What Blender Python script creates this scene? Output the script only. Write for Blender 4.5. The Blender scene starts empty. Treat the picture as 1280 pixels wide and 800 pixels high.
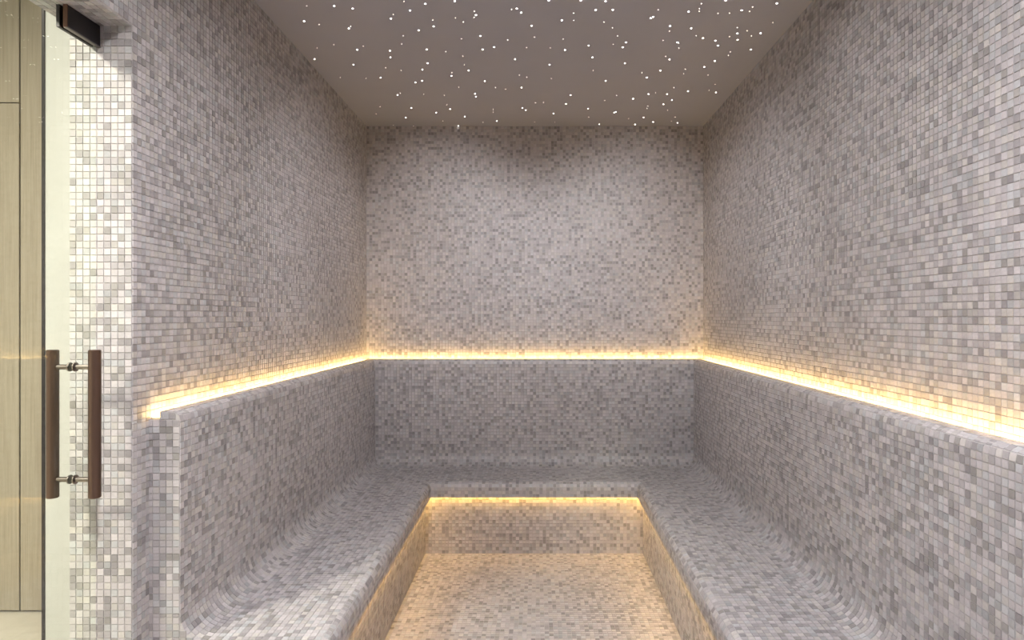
import bpy, bmesh, math, random
import numpy as np
from mathutils import Matrix, Vector

# ------------------------------------------------------------------ camera
EYE = 1.41                                  # lens height above the floor
F = 782.0                                   # focal length in pixels of the 1280 x 800 frame
VX, VY = 671.0, 396.0                       # vanishing point of the room's long axis
scene = bpy.context.scene
COL = scene.collection
cam_data = bpy.data.cameras.new('camera')
cam_data.sensor_width = 36.0
cam_data.lens = F * 36.0 / 1280.0
cam_data.shift_x = -(VX - 640.0) / 1280.0
cam_data.shift_y = (VY - 400.0) / 1280.0
cam_data.clip_start = 0.02
cam = bpy.data.objects.new('camera', cam_data)
cam.location = (0, 0, EYE)
cam.rotation_euler = (math.pi / 2, 0, 0)
COL.objects.link(cam)
scene.camera = cam

# ------------------------------------------------------------------ light and exposure
scene.view_settings.view_transform = 'Standard'
scene.view_settings.look = 'None'
scene.view_settings.gamma = 1.0
scene.view_settings.use_curve_mapping = False
scene.view_settings.exposure = 0.0
world = bpy.data.worlds.new('world')
world.use_nodes = True
world.node_tree.nodes['Background'].inputs[0].default_value = (0.8, 0.85, 1.0, 1)
world.node_tree.nodes['Background'].inputs[1].default_value = 0.02
scene.world = world

# unseen ceiling lamps added to light the steam room (x, y, watts, blender spread in degrees), all in the ceiling
ADDED_DOWNLIGHTS = [(-0.45, 0.75, 37.0), (0.50, 0.75, 20.0), (-0.45, 2.15, 4.0), (0.50, 2.15, 4.0)]
DOWN_SPREAD = 156
# unseen adjustable spots added to brighten the walls (x, y, watts, point aimed at, cone in degrees)
ADDED_WASHERS = [(-0.62, 2.38, 64.0, (-0.62, 4.27, 1.80), 54), (0.64, 2.38, 64.0, (0.64, 4.27, 1.80), 54), (0.03, 2.38, 46.0, (0.03, 4.27, 1.55), 58),
           (0.28, 2.38, 46.0, (-1.163, 3.35, 1.65), 60), (-0.25, 2.38, 46.0, (1.137, 3.35, 1.65), 60)]
DOWN_COLOR = (0.985, 0.97, 1.0)
CORRIDOR_LAMPS = [(-2.2, 0.18, 185.0), (-2.4, 1.9, 12.0)]  # first follows the jamb shadow; second added unseen to brighten the oak
LED_UP = 22.0                                # emission of the strip behind the backrest
LED_LOW = 29.0                               # emission of the strip under the seat nose
LED_COLOR = (1.0, 0.62, 0.19)
STAR_STRENGTH = 9.0

# ------------------------------------------------------------------ dimensions (metres)
T = 0.02                                    # mosaic pitch
XL, XR = -1.163, 1.137                      # faces of the side walls
YB = 4.27                                   # face of the back wall
ZC = 2.71                                   # ceiling
YR = -0.75                                  # rear wall behind the camera
YT = 0.2                                    # mosaic pieces are laid from here on
XO = -1.342                                 # corridor face of the left wall
YJ, YN = 1.798, 0.87                        # far and near jamb of the doorway
ZD = 2.247                                  # doorway soffit
XG = -1.267                                 # glass of the door
NL, NR, NB = -0.625, 0.593, 3.685           # front of the seat nose: left, right, back
Y0 = 1.875                                  # near end of the left bench
rng = np.random.default_rng(7)
random.seed(7)

# ------------------------------------------------------------------ helpers
def tag(o, label=None, cat=None, kind=None, group=None):
    if label: o['label'] = label
    if cat: o['category'] = cat
    if kind: o['kind'] = kind
    if group: o['group'] = group
    return o

def link(name, me, mat=None, parent=None):
    o = bpy.data.objects.new(name, me)
    COL.objects.link(o)
    if mat is not None:
        me.materials.clear(); me.materials.append(mat)
    if parent is not None:
        o.parent = parent
    return o

def empty(name, loc=(0, 0, 0)):
    o = bpy.data.objects.new(name, None)
    o.location = loc
    o.empty_display_size = 0.1
    COL.objects.link(o)
    return o

def mesh_from(name, verts, faces, smooth=False):
    me = bpy.data.meshes.new(name)
    me.from_pydata([tuple(v) for v in verts], [], faces)
    bm = bmesh.new(); bm.from_mesh(me)
    bmesh.ops.recalc_face_normals(bm, faces=bm.faces)
    bm.to_mesh(me); bm.free()
    if smooth:
        me.polygons.foreach_set('use_smooth', [True] * len(me.polygons))
    me.update()
    return me

def boxes_mesh(name, boxes, bevel=0.0):
    bm = bmesh.new()
    for (x0, x1, y0, y1, z0, z1) in boxes:
        vs = [bm.verts.new(p) for p in ((x0, y0, z0), (x1, y0, z0), (x1, y1, z0), (x0, y1, z0),
                                        (x0, y0, z1), (x1, y0, z1), (x1, y1, z1), (x0, y1, z1))]
        for f in ((0, 3, 2, 1), (4, 5, 6, 7), (0, 1, 5, 4), (1, 2, 6, 5), (2, 3, 7, 6), (3, 0, 4, 7)):
            bm.faces.new([vs[i] for i in f])
    if bevel:
        bmesh.ops.bevel(bm, geom=list(bm.edges), offset=bevel, segments=2, affect='EDGES', profile=0.5)
    me = bpy.data.meshes.new(name); bm.to_mesh(me); bm.free()
    return me

def lathe_mesh(name, prof, axis='Z', seg=32, loc=(0, 0, 0)):
    """Revolve (radius, height) pairs about an axis."""
    verts, faces = [], []
    n = len(prof)
    for k in range(seg):
        a = 2 * math.pi * k / seg
        for r, h in prof:
            p = (r * math.cos(a), r * math.sin(a), h)
            if axis == 'X': p = (h, r * math.cos(a), r * math.sin(a))
            verts.append((p[0] + loc[0], p[1] + loc[1], p[2] + loc[2]))
    for k in range(seg):
        k2 = (k + 1) % seg
        for i in range(n - 1):
            faces.append((k * n + i, k2 * n + i, k2 * n + i + 1, k * n + i + 1))
    me = bpy.data.meshes.new(name)
    me.from_pydata(verts, [], faces)
    bm = bmesh.new(); bm.from_mesh(me)
    bmesh.ops.remove_doubles(bm, verts=bm.verts, dist=1e-6)
    bmesh.ops.dissolve_degenerate(bm, edges=bm.edges, dist=1e-7)
    bmesh.ops.recalc_face_normals(bm, faces=bm.faces)
    bm.to_mesh(me); bm.free()
    me.polygons.foreach_set('use_smooth', [True] * len(me.polygons))
    try: me.set_sharp_from_angle(angle=math.radians(40))
    except Exception: pass
    return me

def new_mat(name):
    m = bpy.data.materials.new(name)
    m.use_nodes = True
    nt = m.node_tree
    return m, nt, nt.nodes['Principled BSDF']

def noise(nt, scale, detail=3.0, rough=0.55, stretch=None):
    tc = nt.nodes.new('ShaderNodeTexCoord')
    mp = nt.nodes.new('ShaderNodeMapping')
    nt.links.new(tc.outputs['Object'], mp.inputs['Vector'])
    if stretch: mp.inputs['Scale'].default_value = stretch
    nz = nt.nodes.new('ShaderNodeTexNoise')
    nz.inputs['Scale'].default_value = scale
    nz.inputs['Detail'].default_value = detail
    nz.inputs['Roughness'].default_value = rough
    nt.links.new(mp.outputs['Vector'], nz.inputs['Vector'])
    return nz

def ramp(nt, src, stops):
    r = nt.nodes.new('ShaderNodeValToRGB')
    el = r.color_ramp.elements
    while len(el) < len(stops): el.new(0.5)
    for e, (p, c) in zip(el, stops):
        e.position = p; e.color = (*c, 1)
    nt.links.new(src, r.inputs['Fac'])
    return r

# ------------------------------------------------------------------ materials
def plain(name, c0, c1, scale, rough, bump=0.0, metallic=0.0, stretch=None, spec=0.5):
    m, nt, b = new_mat(name)
    nz = noise(nt, scale, stretch=stretch)
    r = ramp(nt, nz.outputs['Fac'], [(0.3, c0), (0.7, c1)])
    nt.links.new(r.outputs['Color'], b.inputs['Base Color'])
    b.inputs['Roughness'].default_value = rough
    b.inputs['Metallic'].default_value = metallic
    b.inputs['Specular IOR Level'].default_value = spec
    if bump:
        bp = nt.nodes.new('ShaderNodeBump')
        bp.inputs['Strength'].default_value = bump
        bp.inputs['Distance'].default_value = 0.002
        nt.links.new(nz.outputs['Fac'], bp.inputs['Height'])
        nt.links.new(bp.outputs['Normal'], b.inputs['Normal'])
    return m

M_GROUT = plain('grout', (0.42, 0.395, 0.39), (0.485, 0.46, 0.45), 60, 0.85, 0.2)
M_CEIL = plain('ceiling_paint', (0.325, 0.34, 0.415), (0.34, 0.355, 0.43), 3, 0.75)
M_PLASTER = plain('white_plaster', (0.47, 0.475, 0.455), (0.49, 0.495, 0.475), 4, 0.8)
M_BRONZE = plain('bronze_metal', (0.11, 0.068, 0.05), (0.15, 0.095, 0.072), 30, 0.33, 0.0, 0.75, (1, 1, 0.1))
M_STEEL = plain('brushed_steel', (0.20, 0.175, 0.155), (0.25, 0.22, 0.20), 40, 0.28, 0.0, 1.0)
M_BLACK = plain('black_metal', (0.016, 0.014, 0.016), (0.026, 0.022, 0.024), 20, 0.38, 0.0, 0.3)
M_BROWNEDGE = plain('brown_anodised_metal', (0.10, 0.05, 0.035), (0.14, 0.075, 0.05), 20, 0.4, 0.0, 0.6)
M_FLOORSTONE = plain('pale_stone', (0.55, 0.50, 0.42), (0.64, 0.59, 0.50), 6, 0.4)
M_ALU = plain('aluminium_channel', (0.55, 0.52, 0.48), (0.62, 0.59, 0.55), 20, 0.4, 0.0, 1.0)

# mosaic: colour of each piece comes with the piece, the material adds stone grain and a satin glaze
M_TILE, nt, b = new_mat('mosaic_stone')
at = nt.nodes.new('ShaderNodeAttribute'); at.attribute_name = 'piece_color'
nz = noise(nt, 140, 4)
gr = ramp(nt, nz.outputs['Fac'], [(0.25, (0.90, 0.90, 0.90)), (0.75, (1.06, 1.06, 1.06))])
mx = nt.nodes.new('ShaderNodeMix'); mx.data_type = 'RGBA'; mx.blend_type = 'MULTIPLY'
mx.inputs['Factor'].default_value = 1.0
nt.links.new(at.outputs['Color'], mx.inputs['A']); nt.links.new(gr.outputs['Color'], mx.inputs['B'])
nt.links.new(mx.outputs['Result'], b.inputs['Base Color'])
b.inputs['Roughness'].default_value = 0.42
b.inputs['Specular IOR Level'].default_value = 0.35

# oak veneer: fine vertical grain
M_WOOD, nt, b = new_mat('pale_oak_veneer')
nz = noise(nt, 9, 6, 0.6, (14, 14, 0.35))
r = ramp(nt, nz.outputs['Fac'], [(0.25, (0.29, 0.245, 0.185)), (0.5, (0.36, 0.315, 0.245)), (0.8, (0.42, 0.37, 0.295))])
nt.links.new(r.outputs['Color'], b.inputs['Base Color'])
b.inputs['Roughness'].default_value = 0.55

# clear float glass with a faint green tint
M_GLASS, nt, b = new_mat('clear_glass')
nt.nodes.remove(b)
out = nt.nodes['Material Output']
tr = nt.nodes.new('ShaderNodeBsdfTransparent'); tr.inputs['Color'].default_value = (0.925, 0.962, 0.93, 1)
gl = nt.nodes.new('ShaderNodeBsdfGlossy'); gl.inputs['Roughness'].default_value = 0.0
fr = nt.nodes.new('ShaderNodeFresnel'); fr.inputs['IOR'].default_value = 1.5
ms = nt.nodes.new('ShaderNodeMixShader')
ge = nt.nodes.new('ShaderNodeNewGeometry')                    # same reflectance on entering and leaving the pane
mr = nt.nodes.new('ShaderNodeMapRange'); mr.inputs['To Min'].default_value = 1.5; mr.inputs['To Max'].default_value = 1 / 1.5
nt.links.new(ge.outputs['Backfacing'], mr.inputs['Value']); nt.links.new(mr.outputs['Result'], fr.inputs['IOR'])
nt.links.new(fr.outputs['Fac'], ms.inputs['Fac'])
nt.links.new(tr.outputs['BSDF'], ms.inputs[1]); nt.links.new(gl.outputs['BSDF'], ms.inputs[2])
nt.links.new(ms.outputs['Shader'], out.inputs['Surface'])

def emitter(name, color, strength):
    m, nt, b = new_mat(name)
    b.inputs['Base Color'].default_value = (0.8, 0.8, 0.8, 1)
    b.inputs['Emission Color'].default_value = (*color, 1)
    b.inputs['Emission Strength'].default_value = strength
    return m
M_LED_UP = emitter('led_warm_upper', LED_COLOR, LED_UP)
M_LED_LOW = emitter('led_warm_lower', (1.0, 0.585, 0.16), LED_LOW)
M_STAR = emitter('star_point', (1.0, 0.95, 0.88), STAR_STRENGTH)
M_LENS = emitter('lamp_lens', (1.0, 0.96, 0.92), 4.0)  # glowing lens for the ceiling lamps added out of view

# ------------------------------------------------------------------ mosaic pieces
N_PAL = 36
PAL = np.zeros((N_PAL, 3))
for i in range(N_PAL):
    # mostly mid greys, some pale pieces, a few dark ones
    if i < 7: v = 0.665 + 0.008 * i
    elif i < 22: v = 0.575 + 0.005 * (i - 7)
    elif i < 31: v = 0.445 + 0.012 * (i - 22)
    else: v = 0.35 + 0.018 * (i - 31)
    h = (i * 0.618) % 1.0
    tint = np.array([1.03, 0.962, 0.972]) if h < 0.6 else (np.array([1.04, 0.98, 0.935]) if h < 0.8 else np.array([0.995, 0.985, 1.0]))
    PAL[i] = 0.76 * v * tint

class Tiles:
    """A batch of mosaic pieces: centre, two tangents, normal, size along each tangent, palette index."""
    def __init__(self): self.C, self.U, self.V, self.N, self.S = [], [], [], [], []
    def add(self, c, u, v, n, su, sv):
        c = np.atleast_2d(np.asarray(c, float)); k = len(c)
        for L, a in ((self.C, c), (self.U, u), (self.V, v), (self.N, n)):
            L.append(np.broadcast_to(np.asarray(a, float), (k, 3)).copy())
        s = np.empty((k, 2)); s[:, 0] = su; s[:, 1] = sv
        self.S.append(s)
    def rect(self, o, u, v, n, lu, lv, keep=None):
        """Grid of pieces over a rectangle with corner o, sides along u and v; cut pieces close the far edges."""
        o, u, v, n = (np.asarray(a, float) for a in (o, u, v, n))
        def cells(l):
            k = int(math.floor(l / T + 1e-6)); c = [(i + 0.5) * T for i in range(k)]; s = [T] * k
            if l - k * T > 0.004: c.append((k * T + l) / 2); s.append(l - k * T)
            return np.array(c), np.array(s)
        cu, su = cells(lu); cv, sv = cells(lv)
        A, B = np.meshgrid(cu, cv); SA, SB = np.meshgrid(su, sv)
        A, B, SA, SB = A.ravel(), B.ravel(), SA.ravel(), SB.ravel()
        C = o + A[:, None] * u + B[:, None] * v
        if keep is not None:
            k = keep(C); C, SA, SB = C[k], SA[k], SB[k]
        self.add(C, u, v, n, SA, SB)
    def done(self):
        for k in 'CUVNS': setattr(self, k, np.concatenate(getattr(self, k)))
        n = len(self.C)
        self.P = rng.integers(0, N_PAL, n)
        # hand-laid: pieces sit a hair uneven
        self.C = self.C + self.N * rng.uniform(-0.0002, 0.0003, (n, 1))
        return self

GAP, RISE, CHAM = 0.0018, 0.0020, 0.0005

def pieces_mesh(name, t, idx):
    C, U, V, N, S = t.C[idx], t.U[idx], t.V[idx], t.N[idx], t.S[idx]
    n = len(C)
    hu = (S[:, :1] - GAP) / 2; hv = (S[:, 1:] - GAP) / 2
    verts = np.empty((n, 8, 3))
    for k, (a, b_) in enumerate(((-1, -1), (1, -1), (1, 1), (-1, 1))):
        verts[:, k] = C + U * hu * a + V * hv * b_ - N * 0.0005
        verts[:, k + 4] = C + U * (hu - CHAM) * a + V * (hv - CHAM) * b_ + N * RISE
    flip = np.einsum('ij,ij->i', np.cross(U, V), N) < 0
    quads = np.array([(4, 5, 6, 7), (0, 1, 5, 4), (1, 2, 6, 5), (2, 3, 7, 6), (3, 0, 4, 7)])
    F_ = np.broadcast_to(quads, (n, 5, 4)).copy()
    F_[flip] = F_[flip][:, :, ::-1]
    F_ = F_ + (np.arange(n) * 8)[:, None, None]
    me = bpy.data.meshes.new(name)
    me.vertices.add(n * 8); me.vertices.foreach_set('co', verts.astype(np.float32).ravel())
    me.loops.add(n * 20); me.loops.foreach_set('vertex_index', F_.astype(np.int32).ravel())
    me.polygons.add(n * 5)
    me.polygons.foreach_set('loop_start', np.arange(0, n * 20, 4, dtype=np.int32))
    at = me.attributes.new('piece_color', 'FLOAT_COLOR', 'FACE')
    c = np.ones((n, 5, 4), np.float32); c[:, :, :3] = PAL[t.P[idx]][:, None, :]
    at.data.foreach_set('color', c.ravel())
    me.update(calc_edges=True)
    me.shade_flat()
    me.materials.append(M_TILE)
    return me

# one shared mesh per palette colour for the pieces that are objects of their own
def single_piece(i):
    h0, h1 = (T - GAP) / 2, (T - GAP) / 2 - CHAM
    rings = [(h0, -0.0005), (h0, RISE - CHAM), (h1, RISE)]
    vs = [(a * h, b_ * h, z) for h, z in rings for a, b_ in ((-1, -1), (1, -1), (1, 1), (-1, 1))]
    fs = [(8, 9, 10, 11), (3, 2, 1, 0)]
    for r_ in range(2):
        for k in range(4):
            k2 = (k + 1) % 4
            fs.append((r_ * 4 + k, r_ * 4 + k2, r_ * 4 + 4 + k2, r_ * 4 + 4 + k))
    me = bpy.data.meshes.new('mosaic_tile')
    me.from_pydata(vs, [], fs)
    at = me.attributes.new('piece_color', 'FLOAT_COLOR', 'FACE')
    for d in at.data: d.color = (*PAL[i], 1)
    me.materials.append(M_TILE)
    return me
SINGLE = [single_piece(i) for i in range(N_PAL)]

def screen_area(t):
    """Pixels each piece covers in the photograph's frame (0 when outside it or turned away)."""
    rel = t.C - np.array([0, 0, EYE])
    y = rel[:, 1]
    ok = y > 0.3
    ys = np.where(ok, y, 1)
    px = VX + rel[:, 0] * F / ys; py = VY - rel[:, 2] * F / ys
    ok &= (px > 2) & (px < 1278) & (py > 2) & (py < 798)
    cosv = -np.einsum('ij,ij->i', t.N, rel)
    ok &= cosv > 0
    area = F * F * t.S[:, 0] * t.S[:, 1] * cosv / ys ** 3
    return np.where(ok, area, 0)

def lay(t, parent, singles=300, allow=None):
    """Lay a batch on its parent: the pieces that show largest one by one, the rest joined."""
    t.done()
    n = len(t.C)
    area = screen_area(t)
    full = (np.abs(t.S - T) < 1e-4).all(1)
    area = np.where(full, area, 0)
    if allow is not None: area = np.where(allow(t.C, t.N), area, 0)
    order = np.argsort(-area)[:singles]
    order = order[area[order] > 30]
    rest = np.ones(n, bool); rest[order] = False
    o = link('mosaic_tiles', pieces_mesh('mosaic_tiles', t, np.nonzero(rest)[0]), None, parent)
    o['kind'] = 'stuff'
    for i in order:
        p = bpy.data.objects.new('tile', SINGLE[t.P[i]])
        U, V, N, C = t.U[i], t.V[i], t.N[i], t.C[i]
        if np.dot(np.cross(U, V), N) < 0: V = -V
        p.matrix_local = Matrix(((U[0], V[0], N[0], C[0]), (U[1], V[1], N[1], C[1]), (U[2], V[2], N[2], C[2]), (0, 0, 0, 1)))
        p.parent = parent
        COL.objects.link(p)

X_, Y_, Z_ = np.eye(3)

# ------------------------------------------------------------------ room shell
floor = tag(link('floor', boxes_mesh('floor', [(XO, XR + 0.18, YR - 0.1, YB + 0.15, -0.1, 0)]), M_GROUT),
            'floor of warm-lit mosaic between the benches', 'floor', 'structure')
t = Tiles(); t.rect((NL - 0.04, YT, 0), X_, Y_, Z_, NR - NL + 0.08, NB + 0.04 - YT)
t.rect((XL, YT, 0), X_, Y_, Z_, NL - 0.04 - XL, Y0 - YT)
lay(t, floor, 0)

wall_back = tag(link('wall_back', boxes_mesh('wall_back', [(XO, XR + 0.18, YB, YB + 0.15, 0, ZC)]), M_GROUT),
                'back wall of small grey mosaic above the far ledge', 'wall', 'structure')
t = Tiles(); t.rect((XL, YB, ZC), X_, -Z_, -Y_, XR - XL, ZC - 1.10)
lay(t, wall_back, 0)

wall_left = tag(link('wall_left', boxes_mesh('wall_left', [(XO, XL, YJ, YB, 0, ZC), (XO, XL, YN, YJ, ZD, ZC), (XO, XL, YR, YN, 0, ZC)]), M_GROUT),
                'left wall of grey mosaic with the doorway in it', 'wall', 'structure')
t = Tiles()
t.rect((XL, YJ, ZC), Y_, -Z_, X_, YB - YJ, ZC - 1.10)
t.rect((XL, YJ, 1.10), Y_, -Z_, X_, Y0 - YJ, 1.10)
t.rect((XL, YJ, ZC), -Y_, -Z_, X_, YJ - YN, ZC - ZD)
t.rect((XL, YN, ZC), -Y_, -Z_, X_, YN - YT, ZC)
t.rect((XL, YJ, ZD), -X_, -Z_, -Y_, XL - XO, ZD)            # far jamb
t.rect((XL, YN, ZD), -X_, -Z_, Y_, XL - XO, ZD)             # near jamb
t.rect((XL, YJ, ZD), -X_, -Y_, -Z_, XL - XO, YJ - YN)       # soffit
lay(t, wall_left, 300)

wall_right = tag(link('wall_right', boxes_mesh('wall_right', [(XR, XR + 0.18, YR, YB, 0, ZC)]), M_GROUT),
                 'right wall of pale grey mosaic above the long backrest', 'wall', 'structure')
t = Tiles(); t.rect((XR, YB, ZC), -Y_, -Z_, -X_, YB - YT, ZC - 1.10)
lay(t, wall_right, 300)

wall_rear = tag(link('wall_rear', boxes_mesh('wall_rear', [(XL, XR, YR - 0.1, YR, 0, ZC)]), M_GROUT),
                'plain rear wall closing the room behind the camera', 'wall', 'structure')

ceiling = tag(link('ceiling', boxes_mesh('ceiling', [(XO, XR + 0.18, YR - 0.1, YB + 0.15, ZC, ZC + 0.08)]), M_CEIL),
              'smooth grey ceiling dotted with tiny star lights', 'ceiling', 'structure')

# ------------------------------------------------------------------ bench
def arc(cx, cz, r, a0, a1, k):
    return [(cx + r * math.cos(math.radians(a0 + (a1 - a0) * i / k)), cz + r * math.sin(math.radians(a0 + (a1 - a0) * i / k))) for i in range(k + 1)]
DB = 0.445                                                    # nose to backrest
DW_S, DW_B = 0.5372, YB - NB - 0.004                                   # nose to wall: sides, back
ZS, ZN, ZT, ZG = 0.43, 0.345, 1.125, 1.103
DR = 0.04
LIP = 0.016                                                   # the strip hides behind this lip under the nose
nose = [(0.0, ZN)] + arc(0.035, ZS - 0.035, 0.035, 180, 90, 6)
fillet = arc(DB - 0.08, ZS + 0.08, 0.08, -90, 0, 8)
seat_line = nose + fillet                                     # visible surface of the seat
topr = arc(DB + 0.025, ZT - 0.025, 0.025, 180, 90, 5)
back_line_s = [(DB, ZS + 0.08)] + topr + [(DW_S - 0.032, ZT)]
back_line_b = [(DB, ZS + 0.08)] + topr + [(DW_B - 0.032, ZT)]
riser_line = [(DR, 0.0), (DR, ZN + LIP)]

def sweep(name, side, back, mat, parent, y_right=YR + 0.01):
    """Closed profile (distance from the nose, height) carried along left bench, back bench and right bench with mitred corners."""
    n = len(side); verts = []
    for (ds, z), (db, _) in zip(side, back):
        verts += [(NL - ds, Y0, z), (NL - ds, NB + db, z), (NR + ds, NB + db, z), (NR + ds, y_right, z)]
    faces = []
    for i in range(n):
        j = (i + 1) % n
        for k in range(3):
            faces.append((i * 4 + k, i * 4 + k + 1, j * 4 + k + 1, j * 4 + k))
    faces.append([i * 4 for i in range(n)]); faces.append([i * 4 + 3 for i in range(n)][::-1])
    return link(name, mesh_from(name, verts, faces), mat, parent)

def chord_rows(line):
    """Cut a profile line into rows one mosaic pitch long; yields centre, direction, length."""
    P = np.array(line); seg = np.linalg.norm(np.diff(P, axis=0), axis=1); S = np.concatenate([[0], np.cumsum(seg)])
    L = S[-1]; n = max(1, round(L / T)); s = np.linspace(0, L, n + 1)
    Q = np.stack([np.interp(s, S, P[:, 0]), np.interp(s, S, P[:, 1])], 1)
    for a, b_ in zip(Q[:-1], Q[1:]):
        d = b_ - a; l = np.linalg.norm(d)
        yield (a + b_) / 2, d / l, l

def run_cells(a, b_, start):
    k = np.arange(math.floor((a - start) / T), math.ceil((b_ - start) / T) + 1)
    e0 = np.maximum(start + k * T, a); e1 = np.minimum(start + (k + 1) * T, b_)
    ok = e1 - e0 > 0.004
    return ((e0 + e1) / 2)[ok], (e1 - e0)[ok]

def lay_line(t, line_s, line_b):
    """Rows along the three runs of the bench; the normal points to the sitter's side."""
    for (c, d, l) in chord_rows(line_s):
        nd, nz_ = -d[1], d[0]
        for sx, x0, y0 in ((-1, NL, Y0), (1, NR, YT)):
            yc, sy = run_cells(y0, NB + c[0], Y0)
            C = np.stack([np.full_like(yc, x0 + sx * c[0]), yc, np.full_like(yc, c[1])], 1)
            t.add(C, (0, 1, 0), (sx * d[0], 0, d[1]), (sx * nd, 0, nz_), sy, l)
    for (c, d, l) in chord_rows(line_b):
        nd, nz_ = -d[1], d[0]
        xc, sx_ = run_cells(NL - c[0], NR + c[0], NL)
        C = np.stack([xc, np.full_like(xc, NB + c[0]), np.full_like(xc, c[1])], 1)
        t.add(C, (1, 0, 0), (0, d[0], d[1]), (0, nd, nz_), sx_, l)

bench = tag(empty('tiled_bench', (0, 0, 0)), 'U-shaped built-in mosaic bench with high rounded backrest around the floor', 'bench')
riser_s = [(DR, 0.0), (DR, ZN + LIP), (DW_S, ZN + LIP), (DW_S, 0.0)]
riser_b = [(DR, 0.0), (DR, ZN + LIP), (DW_B, ZN + LIP), (DW_B, 0.0)]
lip = [(0.009, ZN + LIP), (0.009, ZN)]
seat_s = lip + nose + fillet + [(DW_S, ZS + 0.08), (DW_S, ZN + LIP)]
seat_b = lip + nose + fillet + [(DW_B, ZS + 0.08), (DW_B, ZN + LIP)]
back_s = [(DB, ZS + 0.08)] + topr + [(DW_S - 0.032, ZT), (DW_S - 0.032, ZG), (DW_S, ZG), (DW_S, ZS + 0.08)]
back_b = [(DB, ZS + 0.08)] + topr + [(DW_B - 0.032, ZT), (DW_B - 0.032, ZG), (DW_B, ZG), (DW_B, ZS + 0.08)]
riser = sweep('riser', riser_s, riser_b, M_GROUT, bench)
seat = sweep('seat', seat_s, seat_b, M_GROUT, bench)
backrest = sweep('backrest', back_s, back_b, M_GROUT, bench)

def end_cap(t, d0, d1, z0, z1, keep=None):
    t.rect((NL - d0, Y0, z1), -X_, -Z_, -Y_, d1 - d0, z1 - z0, keep)
t = Tiles(); lay_line(t, riser_line, riser_line); end_cap(t, DR, DW_S, 0, ZN); lay(t, riser, 0)
t = Tiles(); lay_line(t, seat_line, seat_line)
end_cap(t, 0.005, DB, ZN, ZS)
def under_fillet(C):
    d, z = NL - C[:, 0], C[:, 2]
    return np.hypot(d - (DB - 0.08), z - (ZS + 0.08)) > 0.084
end_cap(t, DB - 0.06, DB, ZS, ZS + 0.08, under_fillet)
end_cap(t, DB, DW_S, ZN, ZS + 0.08)
lay(t, seat, 300)
t = Tiles(); lay_line(t, back_line_s, back_line_b)
end_cap(t, DB, DW_S, ZS + 0.08, ZT - 0.024)
end_cap(t, DB + 0.012, DW_S - 0.032, ZT - 0.022, ZT - 0.002)
lay(t, backrest, 300)

# ------------------------------------------------------------------ LED strips
def u_strip(name, d0s, d1s, d0b, d1b, z0, z1, mat, parent, ya=Y0 + 0.006, yb=YR + 0.012, z2=None):
    z2 = z1 if z2 is None else z2                             # height on the wall side
    prof_s = [(d0s, z0), (d0s, z1), (d1s, z2), (d1s, z0)]
    prof_b = [(d0b, z0), (d0b, z1), (d1b, z2), (d1b, z0)]
    n = 4; verts, faces = [], []
    for (ds, z), (db, _) in zip(prof_s, prof_b):
        verts += [(NL - ds, ya, z), (NL - ds, NB + db, z), (NR + ds, NB + db, z), (NR + ds, yb, z)]
    for i in range(n):
        j = (i + 1) % n
        for k in range(3): faces.append((i * 4 + k, i * 4 + k + 1, j * 4 + k + 1, j * 4 + k))
    faces.append((0, 4, 8, 12)); faces.append((15, 11, 7, 3))
    return link(name, mesh_from(name, verts, faces), mat, parent)

led = tag(empty('led_strip', (0, YB - 0.03, ZG)), 'warm glowing LED strip along the top of the backrests', 'LED strip', group='warm LED strips')
def keep_world(o, parent):
    o.parent = parent; o.matrix_parent_inverse = parent.matrix_basis.inverted(); return o
keep_world(u_strip('mounting_channel', DW_S - 0.030, DW_S - 0.003, DW_B - 0.030, DW_B - 0.003, ZG + 0.0005, ZG + 0.004, M_ALU, None), led)
keep_world(u_strip('light_diffuser', DW_S - 0.028, DW_S - 0.005, DW_B - 0.028, DW_B - 0.005, ZG + 0.0045, ZG + 0.021, M_LED_UP, None, z2=ZG + 0.0055), led)
led2 = tag(empty('led_strip', (0, NB + 0.02, ZN)), 'warm LED strip hidden under the rounded seat edge', 'LED strip', group='warm LED strips')
keep_world(u_strip('mounting_channel', 0.010, 0.028, 0.010, 0.028, ZN + LIP - 0.003, ZN + LIP - 0.0005, M_ALU, None), led2)
keep_world(u_strip('light_diffuser', 0.011, 0.026, 0.011, 0.026, ZN + LIP - 0.010, ZN + LIP - 0.0033, M_LED_LOW, None), led2)

# ------------------------------------------------------------------ glass door
door = tag(empty('door_1', (XG, (YJ + YN) / 2, 0)), 'frameless clear glass door with long bronze pull handle', 'door', 'structure')
keep_world(link('glass_pane', boxes_mesh('glass_pane', [(XG - 0.005, XG + 0.005, YN + 0.008, YJ - 0.008, 0.008, ZD - 0.008)], 0.0008), M_GLASS), door)
HY, HZ0, HZ1 = 1.708, 0.916, 1.320
handle = keep_world(empty('pull_handle', (XG, HY, HZ0)), door)
def bar(x, mat):
    r = 0.0152; h = HZ1 - HZ0
    me = lathe_mesh('grip_bar', [(0, 0), (r - 0.002, 0), (r, 0.002), (r, h - 0.002), (r - 0.002, h), (0, h)], 'Z', 32)
    o = link('grip_bar', me, mat, handle); o.location = (x - XG, 0, 0); return o
bar(XG + 0.060, M_BRONZE); bar(XG - 0.055, M_BRONZE)
for z in (1.273, 0.966):
    for s in (-1, 1):
        rr, a, b2 = 0.0068, 0.005, (0.048 if s > 0 else 0.043)
        prof = [(0.0, a), (0.0115, a), (0.0125, a + 0.001), (0.0125, a + 0.004), (0.0105, a + 0.005), (rr, a + 0.0055), (rr, b2), (0.0, b2)]
        o = link('standoff', lathe_mesh('standoff', [(r_, s * h_) for r_, h_ in prof], 'X', 24), M_STEEL, handle)
        o.location = (0, 0, z - HZ0)
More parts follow.
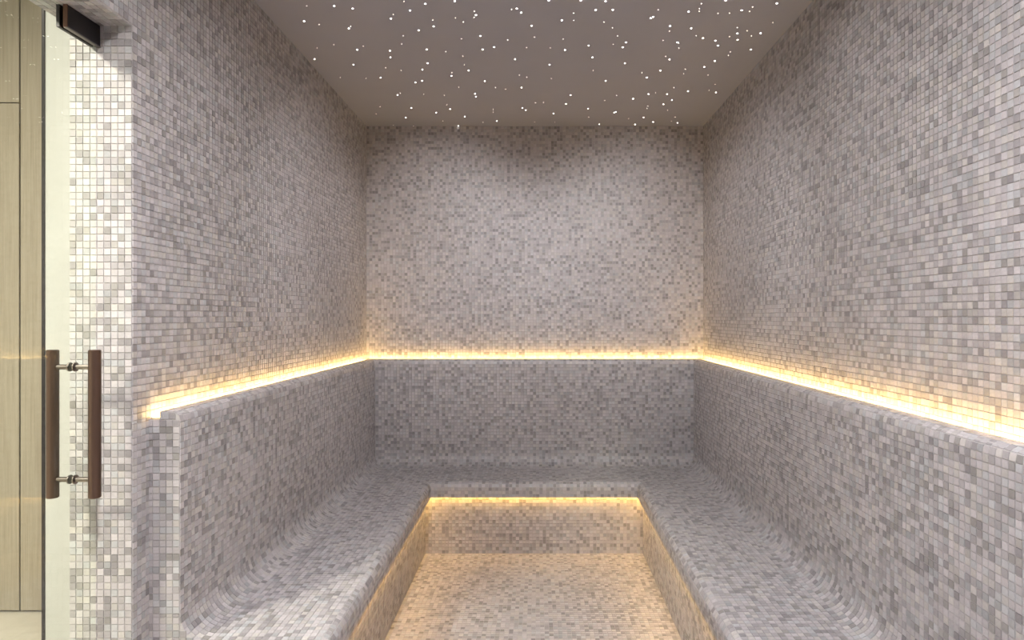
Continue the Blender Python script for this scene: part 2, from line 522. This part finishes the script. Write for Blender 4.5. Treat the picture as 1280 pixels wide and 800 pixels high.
patch = keep_world(empty('patch_fitting', (XG, 1.668, 2.185)), door)
PY0, PY1, PZ0, PZ1 = 1.668, 1.794, 2.184, 2.2435
inv = Matrix.Translation((-XG, -1.668, -2.185))
for nm, bx, mt in (('clamp_plate', (XG + 0.0055, XG + 0.015, PY0, PY1, PZ0, PZ1), M_BLACK),
                   ('clamp_plate', (XG - 0.015, XG - 0.0055, PY0, PY1, PZ0, PZ1), M_BLACK),
                   ('edge_cover', (XG + 0.0052, XG + 0.0165, PY0 - 0.002, PY0 + 0.001, PZ0 - 0.001, PZ1), M_BROWNEDGE),
                   ('lit_edge_strip', (XG + 0.0052, XG + 0.0165, PY0, PY1, PZ0 - 0.003, PZ0 + 0.001), M_STEEL),  # paler strip standing in for light on the plate's lower face
                   ('pivot_block', (XG - 0.012, XG + 0.012, PY1 - 0.03, PY1, PZ1 - 0.002, ZD - 0.0022), M_BLACK)):
    me = boxes_mesh(nm, [bx], 0.0006); me.transform(inv)
    link(nm, me, mt, patch)

# ------------------------------------------------------------------ corridor beyond the door
CX, CYE, CZ = -3.3, 3.0, 3.02
tag(link('floor_corridor', boxes_mesh('floor_corridor', [(CX, XO, YR - 0.1, CYE + 0.1, -0.1, 0)]), M_FLOORSTONE),
    'pale stone corridor floor outside the glass door', 'floor', 'structure')
tag(link('ceiling_corridor', boxes_mesh('ceiling_corridor', [(CX, XO, YR - 0.1, CYE + 0.1, CZ, CZ + 0.05)]), M_PLASTER),
    'white corridor ceiling outside the glass door', 'ceiling', 'structure')
tag(link('wall_corridor_side', boxes_mesh('wall_corridor_side', [(CX - 0.1, CX, YR - 0.1, CYE + 0.1, 0, CZ)]), M_PLASTER),
    'white side wall of the corridor', 'wall', 'structure')
tag(link('wall_corridor_near', boxes_mesh('wall_corridor_near', [(CX, XO, YR - 0.1, YR, 0, CZ)]), M_PLASTER),
    'white near wall of the corridor', 'wall', 'structure')
tag(link('wall_corridor_upper', boxes_mesh('wall_corridor_upper', [(XO, XO + 0.06, YR, CYE, ZC + 0.08, CZ + 0.05)]), M_PLASTER),
    'white upstand over the steam room roof', 'wall', 'structure')
# white pilaster whose edge shows beside the tiled jamb
PX = -1.846
pil = tag(link('wall_pilaster', boxes_mesh('wall_pilaster', [(PX, XO - 0.001, 2.35, CYE, 0, CZ)]), M_PLASTER),
          'plain white wall seen through the glass beside the tiled jamb', 'wall', 'structure')
link('shadow_gap_strip', boxes_mesh('shadow_gap_strip', [(PX - 0.012, PX - 0.0005, 2.346, 2.40, 0, CZ)], 0.001), M_BLACK, pil)  # black strip standing in for the shadow gap beside the oak
# oak panelled end wall
endw = tag(link('wall_corridor_end', boxes_mesh('wall_corridor_end', [(CX, PX - 0.0005, CYE, CYE + 0.1, 0, CZ)]), M_BLACK),
           'oak panelled wall with dark joints seen through the glass door', 'wall', 'structure')
g1 = -642.5 * CYE / F                                        # joint seen at x = 28.5
zj = EYE + (VY - 130) * CYE / F                              # level joint in the outer panel
JW = 0.004
for (x0, x1, z0, z1) in ((g1 + JW, PX - 0.014, 0.01, CZ - 0.01), (-2.98, g1 - JW, 0.01, zj - 0.0025), (-2.98, g1 - JW, zj + 0.0025, CZ - 0.01),
                         (CX + 0.01, -2.985, 0.01, zj - 0.0025), (CX + 0.01, -2.985, zj + 0.0025, CZ - 0.01)):
    link('wood_panel', boxes_mesh('wood_panel', [(x0, x1, CYE - 0.018, CYE - 0.0002, z0, z1)], 0.001), M_WOOD, endw)

# ------------------------------------------------------------------ star lights in the ceiling
A = 4.7056
crops = {
 310: [(345,35,0),(507,35,1),(616,50,1),(330,124,1),(419,144,0),(593,167,1),(604,155,0),(505,262,0),(406,281,0),(678,271,0),(642,292,1),(391,347,1),(621,380,1),(543,455,0),(694,460,0),(778,628,0),(754,670,0)],
 470: [(165,8,0),(290,22,1),(200,61,1),(463,6,1),(102,84,0),(88,109,1),(578,66,0),(588,88,1),(577,102,0),(797,55,0),(334,118,0),(339,155,1),(468,105,0),(514,129,0),(251,178,1),(160,210,0),(152,259,0),(502,228,0),(613,211,1),(774,235,0),(627,291,1),(695,277,1),(82,298,1),(85,337,1),(298,290,1),(411,303,0),(511,330,0),(304,372,1),(519,381,0),(57,398,0),(148,413,0),(273,409,1),(545,414,1),(446,427,0),(444,446,1),(27,457,1),(232,485,1),(271,475,1),(640,477,1),(486,513,0),(703,515,0),(762,525,0),(127,558,1),(144,548,0),(281,554,0),(402,561,0),(583,552,1),(587,568,1),(25,627,0),(208,635,1),(417,616,0),(436,641,1),(176,691,1),(354,662,1),(522,685,1),(689,643,0),(689,659,0),(393,711,0),(628,719,0),(711,712,1),(102,737,0),(220,741,0),(484,748,1)],
 630: [(45,55,0),(75,50,1),(101,74,1),(263,3,1),(452,3,1),(597,7,1),(539,58,1),(640,57,1),(409,77,0),(411,119,0),(340,119,1),(162,151,1),(588,130,0),(638,163,0),(668,211,0),(179,218,0),(348,229,0),(22,235,0),(718,249,1),(698,278,1),(643,260,0),(498,268,1),(133,280,0),(272,281,0),(359,293,1),(520,337,1),(65,348,1),(711,372,1),(268,380,1),(524,414,0),(90,442,0),(134,454,0),(278,461,0),(811,428,0),(598,475,1),(103,515,1),(392,559,1),(663,561,0),(592,590,0),(760,580,1),(185,604,0),(232,602,0),(365,611,1),(108,635,1),(128,647,1),(494,638,1),(498,689,0),(291,667,1),(648,661,1),(657,658,1),(299,719,0),(181,717,0),(733,698,0),(560,731,1),(770,732,1)],
 790: [(408,21,0),(551,3,1),(852,19,1),(709,40,0),(645,60,1),(692,67,0),(397,50,0),(395,66,0),(333,68,1),(154,57,0),(506,78,0),(573,77,0),(110,106,1),(124,99,1),(829,132,0),(224,152,1),(348,166,1),(220,183,0),(619,162,0),(620,196,1),(621,234,1),(676,181,0),(703,211,0),(573,215,0),(378,210,0),(757,195,1),(418,224,1),(490,239,1),(506,268,1),(183,237,0),(267,249,1),(275,254,0),(276,282,0),(700,291,1),(578,305,0),(567,326,0),(198,331,0),(221,349,1),(487,358,1),(425,393,1),(167,415,1),(314,407,0),(304,433,0),(87,456,1),(59,427,0),(447,441,0),(488,496,0),(248,515,0),(329,536,1),(454,531,0),(494,543,1),(97,553,1),(139,545,0),(206,553,1),(6,581,1),(235,589,1),(185,613,1),(93,623,0),(88,637,0),(209,648,0),(68,690,1),(124,717,1),(231,714,0),(254,688,0),(267,722,1),(18,731,1)],
}
def dome(r):
    return lathe_mesh('star_light', [(0, -r * 0.7), (r * 0.5, -r * 0.6), (r * 0.87, -r * 0.35), (r, 0.0005), (0, 0.0005)], 'Z', 10)
BIG, SMALL = dome(0.0036), dome(0.0015)
for m_ in (BIG, SMALL): m_.materials.append(M_STAR)
H = ZC - EYE
stars = []
for off, L in crops.items():
    for (cx, cy, big) in L:
        px, py = off + cx / A, cy / A
        y = min(H * F / (VY - py), YB - 0.012)
        stars.append(((px - VX) * y / F, y, big))
for k in range(58):                                          # the same scatter over the ceiling nearer the door
    stars.append((random.uniform(XL + 0.08, XR - 0.08), random.uniform(YR + 0.1, 2.5), int(random.random() < 0.45)))
for (x, y, big) in stars:
    if not (XL + 0.02 < x < XR - 0.02): continue
    o = bpy.data.objects.new('star_light', BIG if big else SMALL)
    o.location = (x, y, ZC); o.parent = ceiling
    COL.objects.link(o)

# ------------------------------------------------------------------ lamps
def area(name, loc, watts, color, size, spread, shape='DISK', size_y=None):
    ld = bpy.data.lights.new(name, 'AREA')
    ld.energy = watts; ld.color = color; ld.shape = shape; ld.size = size
    if size_y: ld.size_y = size_y
    ld.spread = math.radians(spread)
    o = bpy.data.objects.new(name, ld); o.location = loc
    COL.objects.link(o)
    return o
where = {0: 'above the doorway side near the rear wall', 1: 'above the long bench near the rear wall',
         2: 'above the doorway side in mid room', 3: 'above the long bench in mid room'}
for k, (x, y, w) in enumerate(ADDED_DOWNLIGHTS):  # fixtures added out of view to light the room, trim included
    d = tag(empty('added_downlight', (x, y, ZC)), 'added unseen ceiling lamp ' + where[k], 'added_downlight', group='added ceiling lamps')
    link('trim_ring', lathe_mesh('trim_ring', [(0.045, -0.001), (0.047, -0.005), (0.058, -0.005), (0.062, -0.0005), (0.045, -0.0005)], 'Z', 32), M_STEEL, d)
    link('lens', lathe_mesh('lens', [(0, -0.0006), (0.0445, -0.0006), (0.0445, -0.0015), (0, -0.0025)], 'Z', 24), M_LENS, d)
    l = area('lamp', (0, 0, -0.006), w, DOWN_COLOR, 0.088, DOWN_SPREAD); l.parent = d
for k, (x, y, w) in enumerate(CORRIDOR_LAMPS):
    d = tag(empty('ceiling_lamp', (x, y, CZ)), 'square corridor ceiling lamp ' + ('added unseen to brighten the oak wall' if k else 'near the corridor entrance'), 'lamp', group='corridor lamps')
    link('lamp_frame', boxes_mesh('lamp_frame', [(-0.17, 0.17, -0.17, -0.152, -0.03, -0.001), (-0.17, 0.17, 0.152, 0.17, -0.03, -0.001),
                                                 (-0.17, -0.152, -0.152, 0.152, -0.03, -0.001), (0.152, 0.17, -0.152, 0.152, -0.03, -0.001)]), M_STEEL, d)
    l = area('lamp', (0, 0, -0.012), w, (1.0, 0.90, 0.80), 0.30, 180, 'SQUARE'); l.parent = d

for k, (x, y, w, aim, cone) in enumerate(ADDED_WASHERS):  # extra spots, never in view, put in to wash the walls
    d = tag(empty('added_washer', (x, y, ZC)), 'added unseen ceiling spot ' + ('aimed at the back wall over the doorway side', 'aimed at the back wall over the long bench side', 'aimed at the middle of the back wall', 'turned towards the wall with the doorway', 'turned towards the wall opposite the doorway')[k], 'spotlight', group='added ceiling spots')
    link('trim_ring', lathe_mesh('trim_ring', [(0.030, -0.001), (0.032, -0.005), (0.040, -0.005), (0.044, -0.0005), (0.030, -0.0005)], 'Z', 32), M_STEEL, d)
    link('lens', lathe_mesh('lens', [(0, -0.0006), (0.0295, -0.0006), (0.0295, -0.0015), (0, -0.0025)], 'Z', 24), M_LENS, d)
    ld = bpy.data.lights.new('lamp', 'SPOT'); ld.energy = w; ld.color = DOWN_COLOR
    ld.spot_size = math.radians(cone); ld.spot_blend = 1.0; ld.shadow_soft_size = 0.02
    o = bpy.data.objects.new('lamp', ld); o.location = (0, 0, -0.03); o.parent = d
    o.rotation_euler = (Vector(aim) - Vector((x, y, ZC - 0.03))).to_track_quat('-Z', 'Y').to_euler()
    COL.objects.link(o)
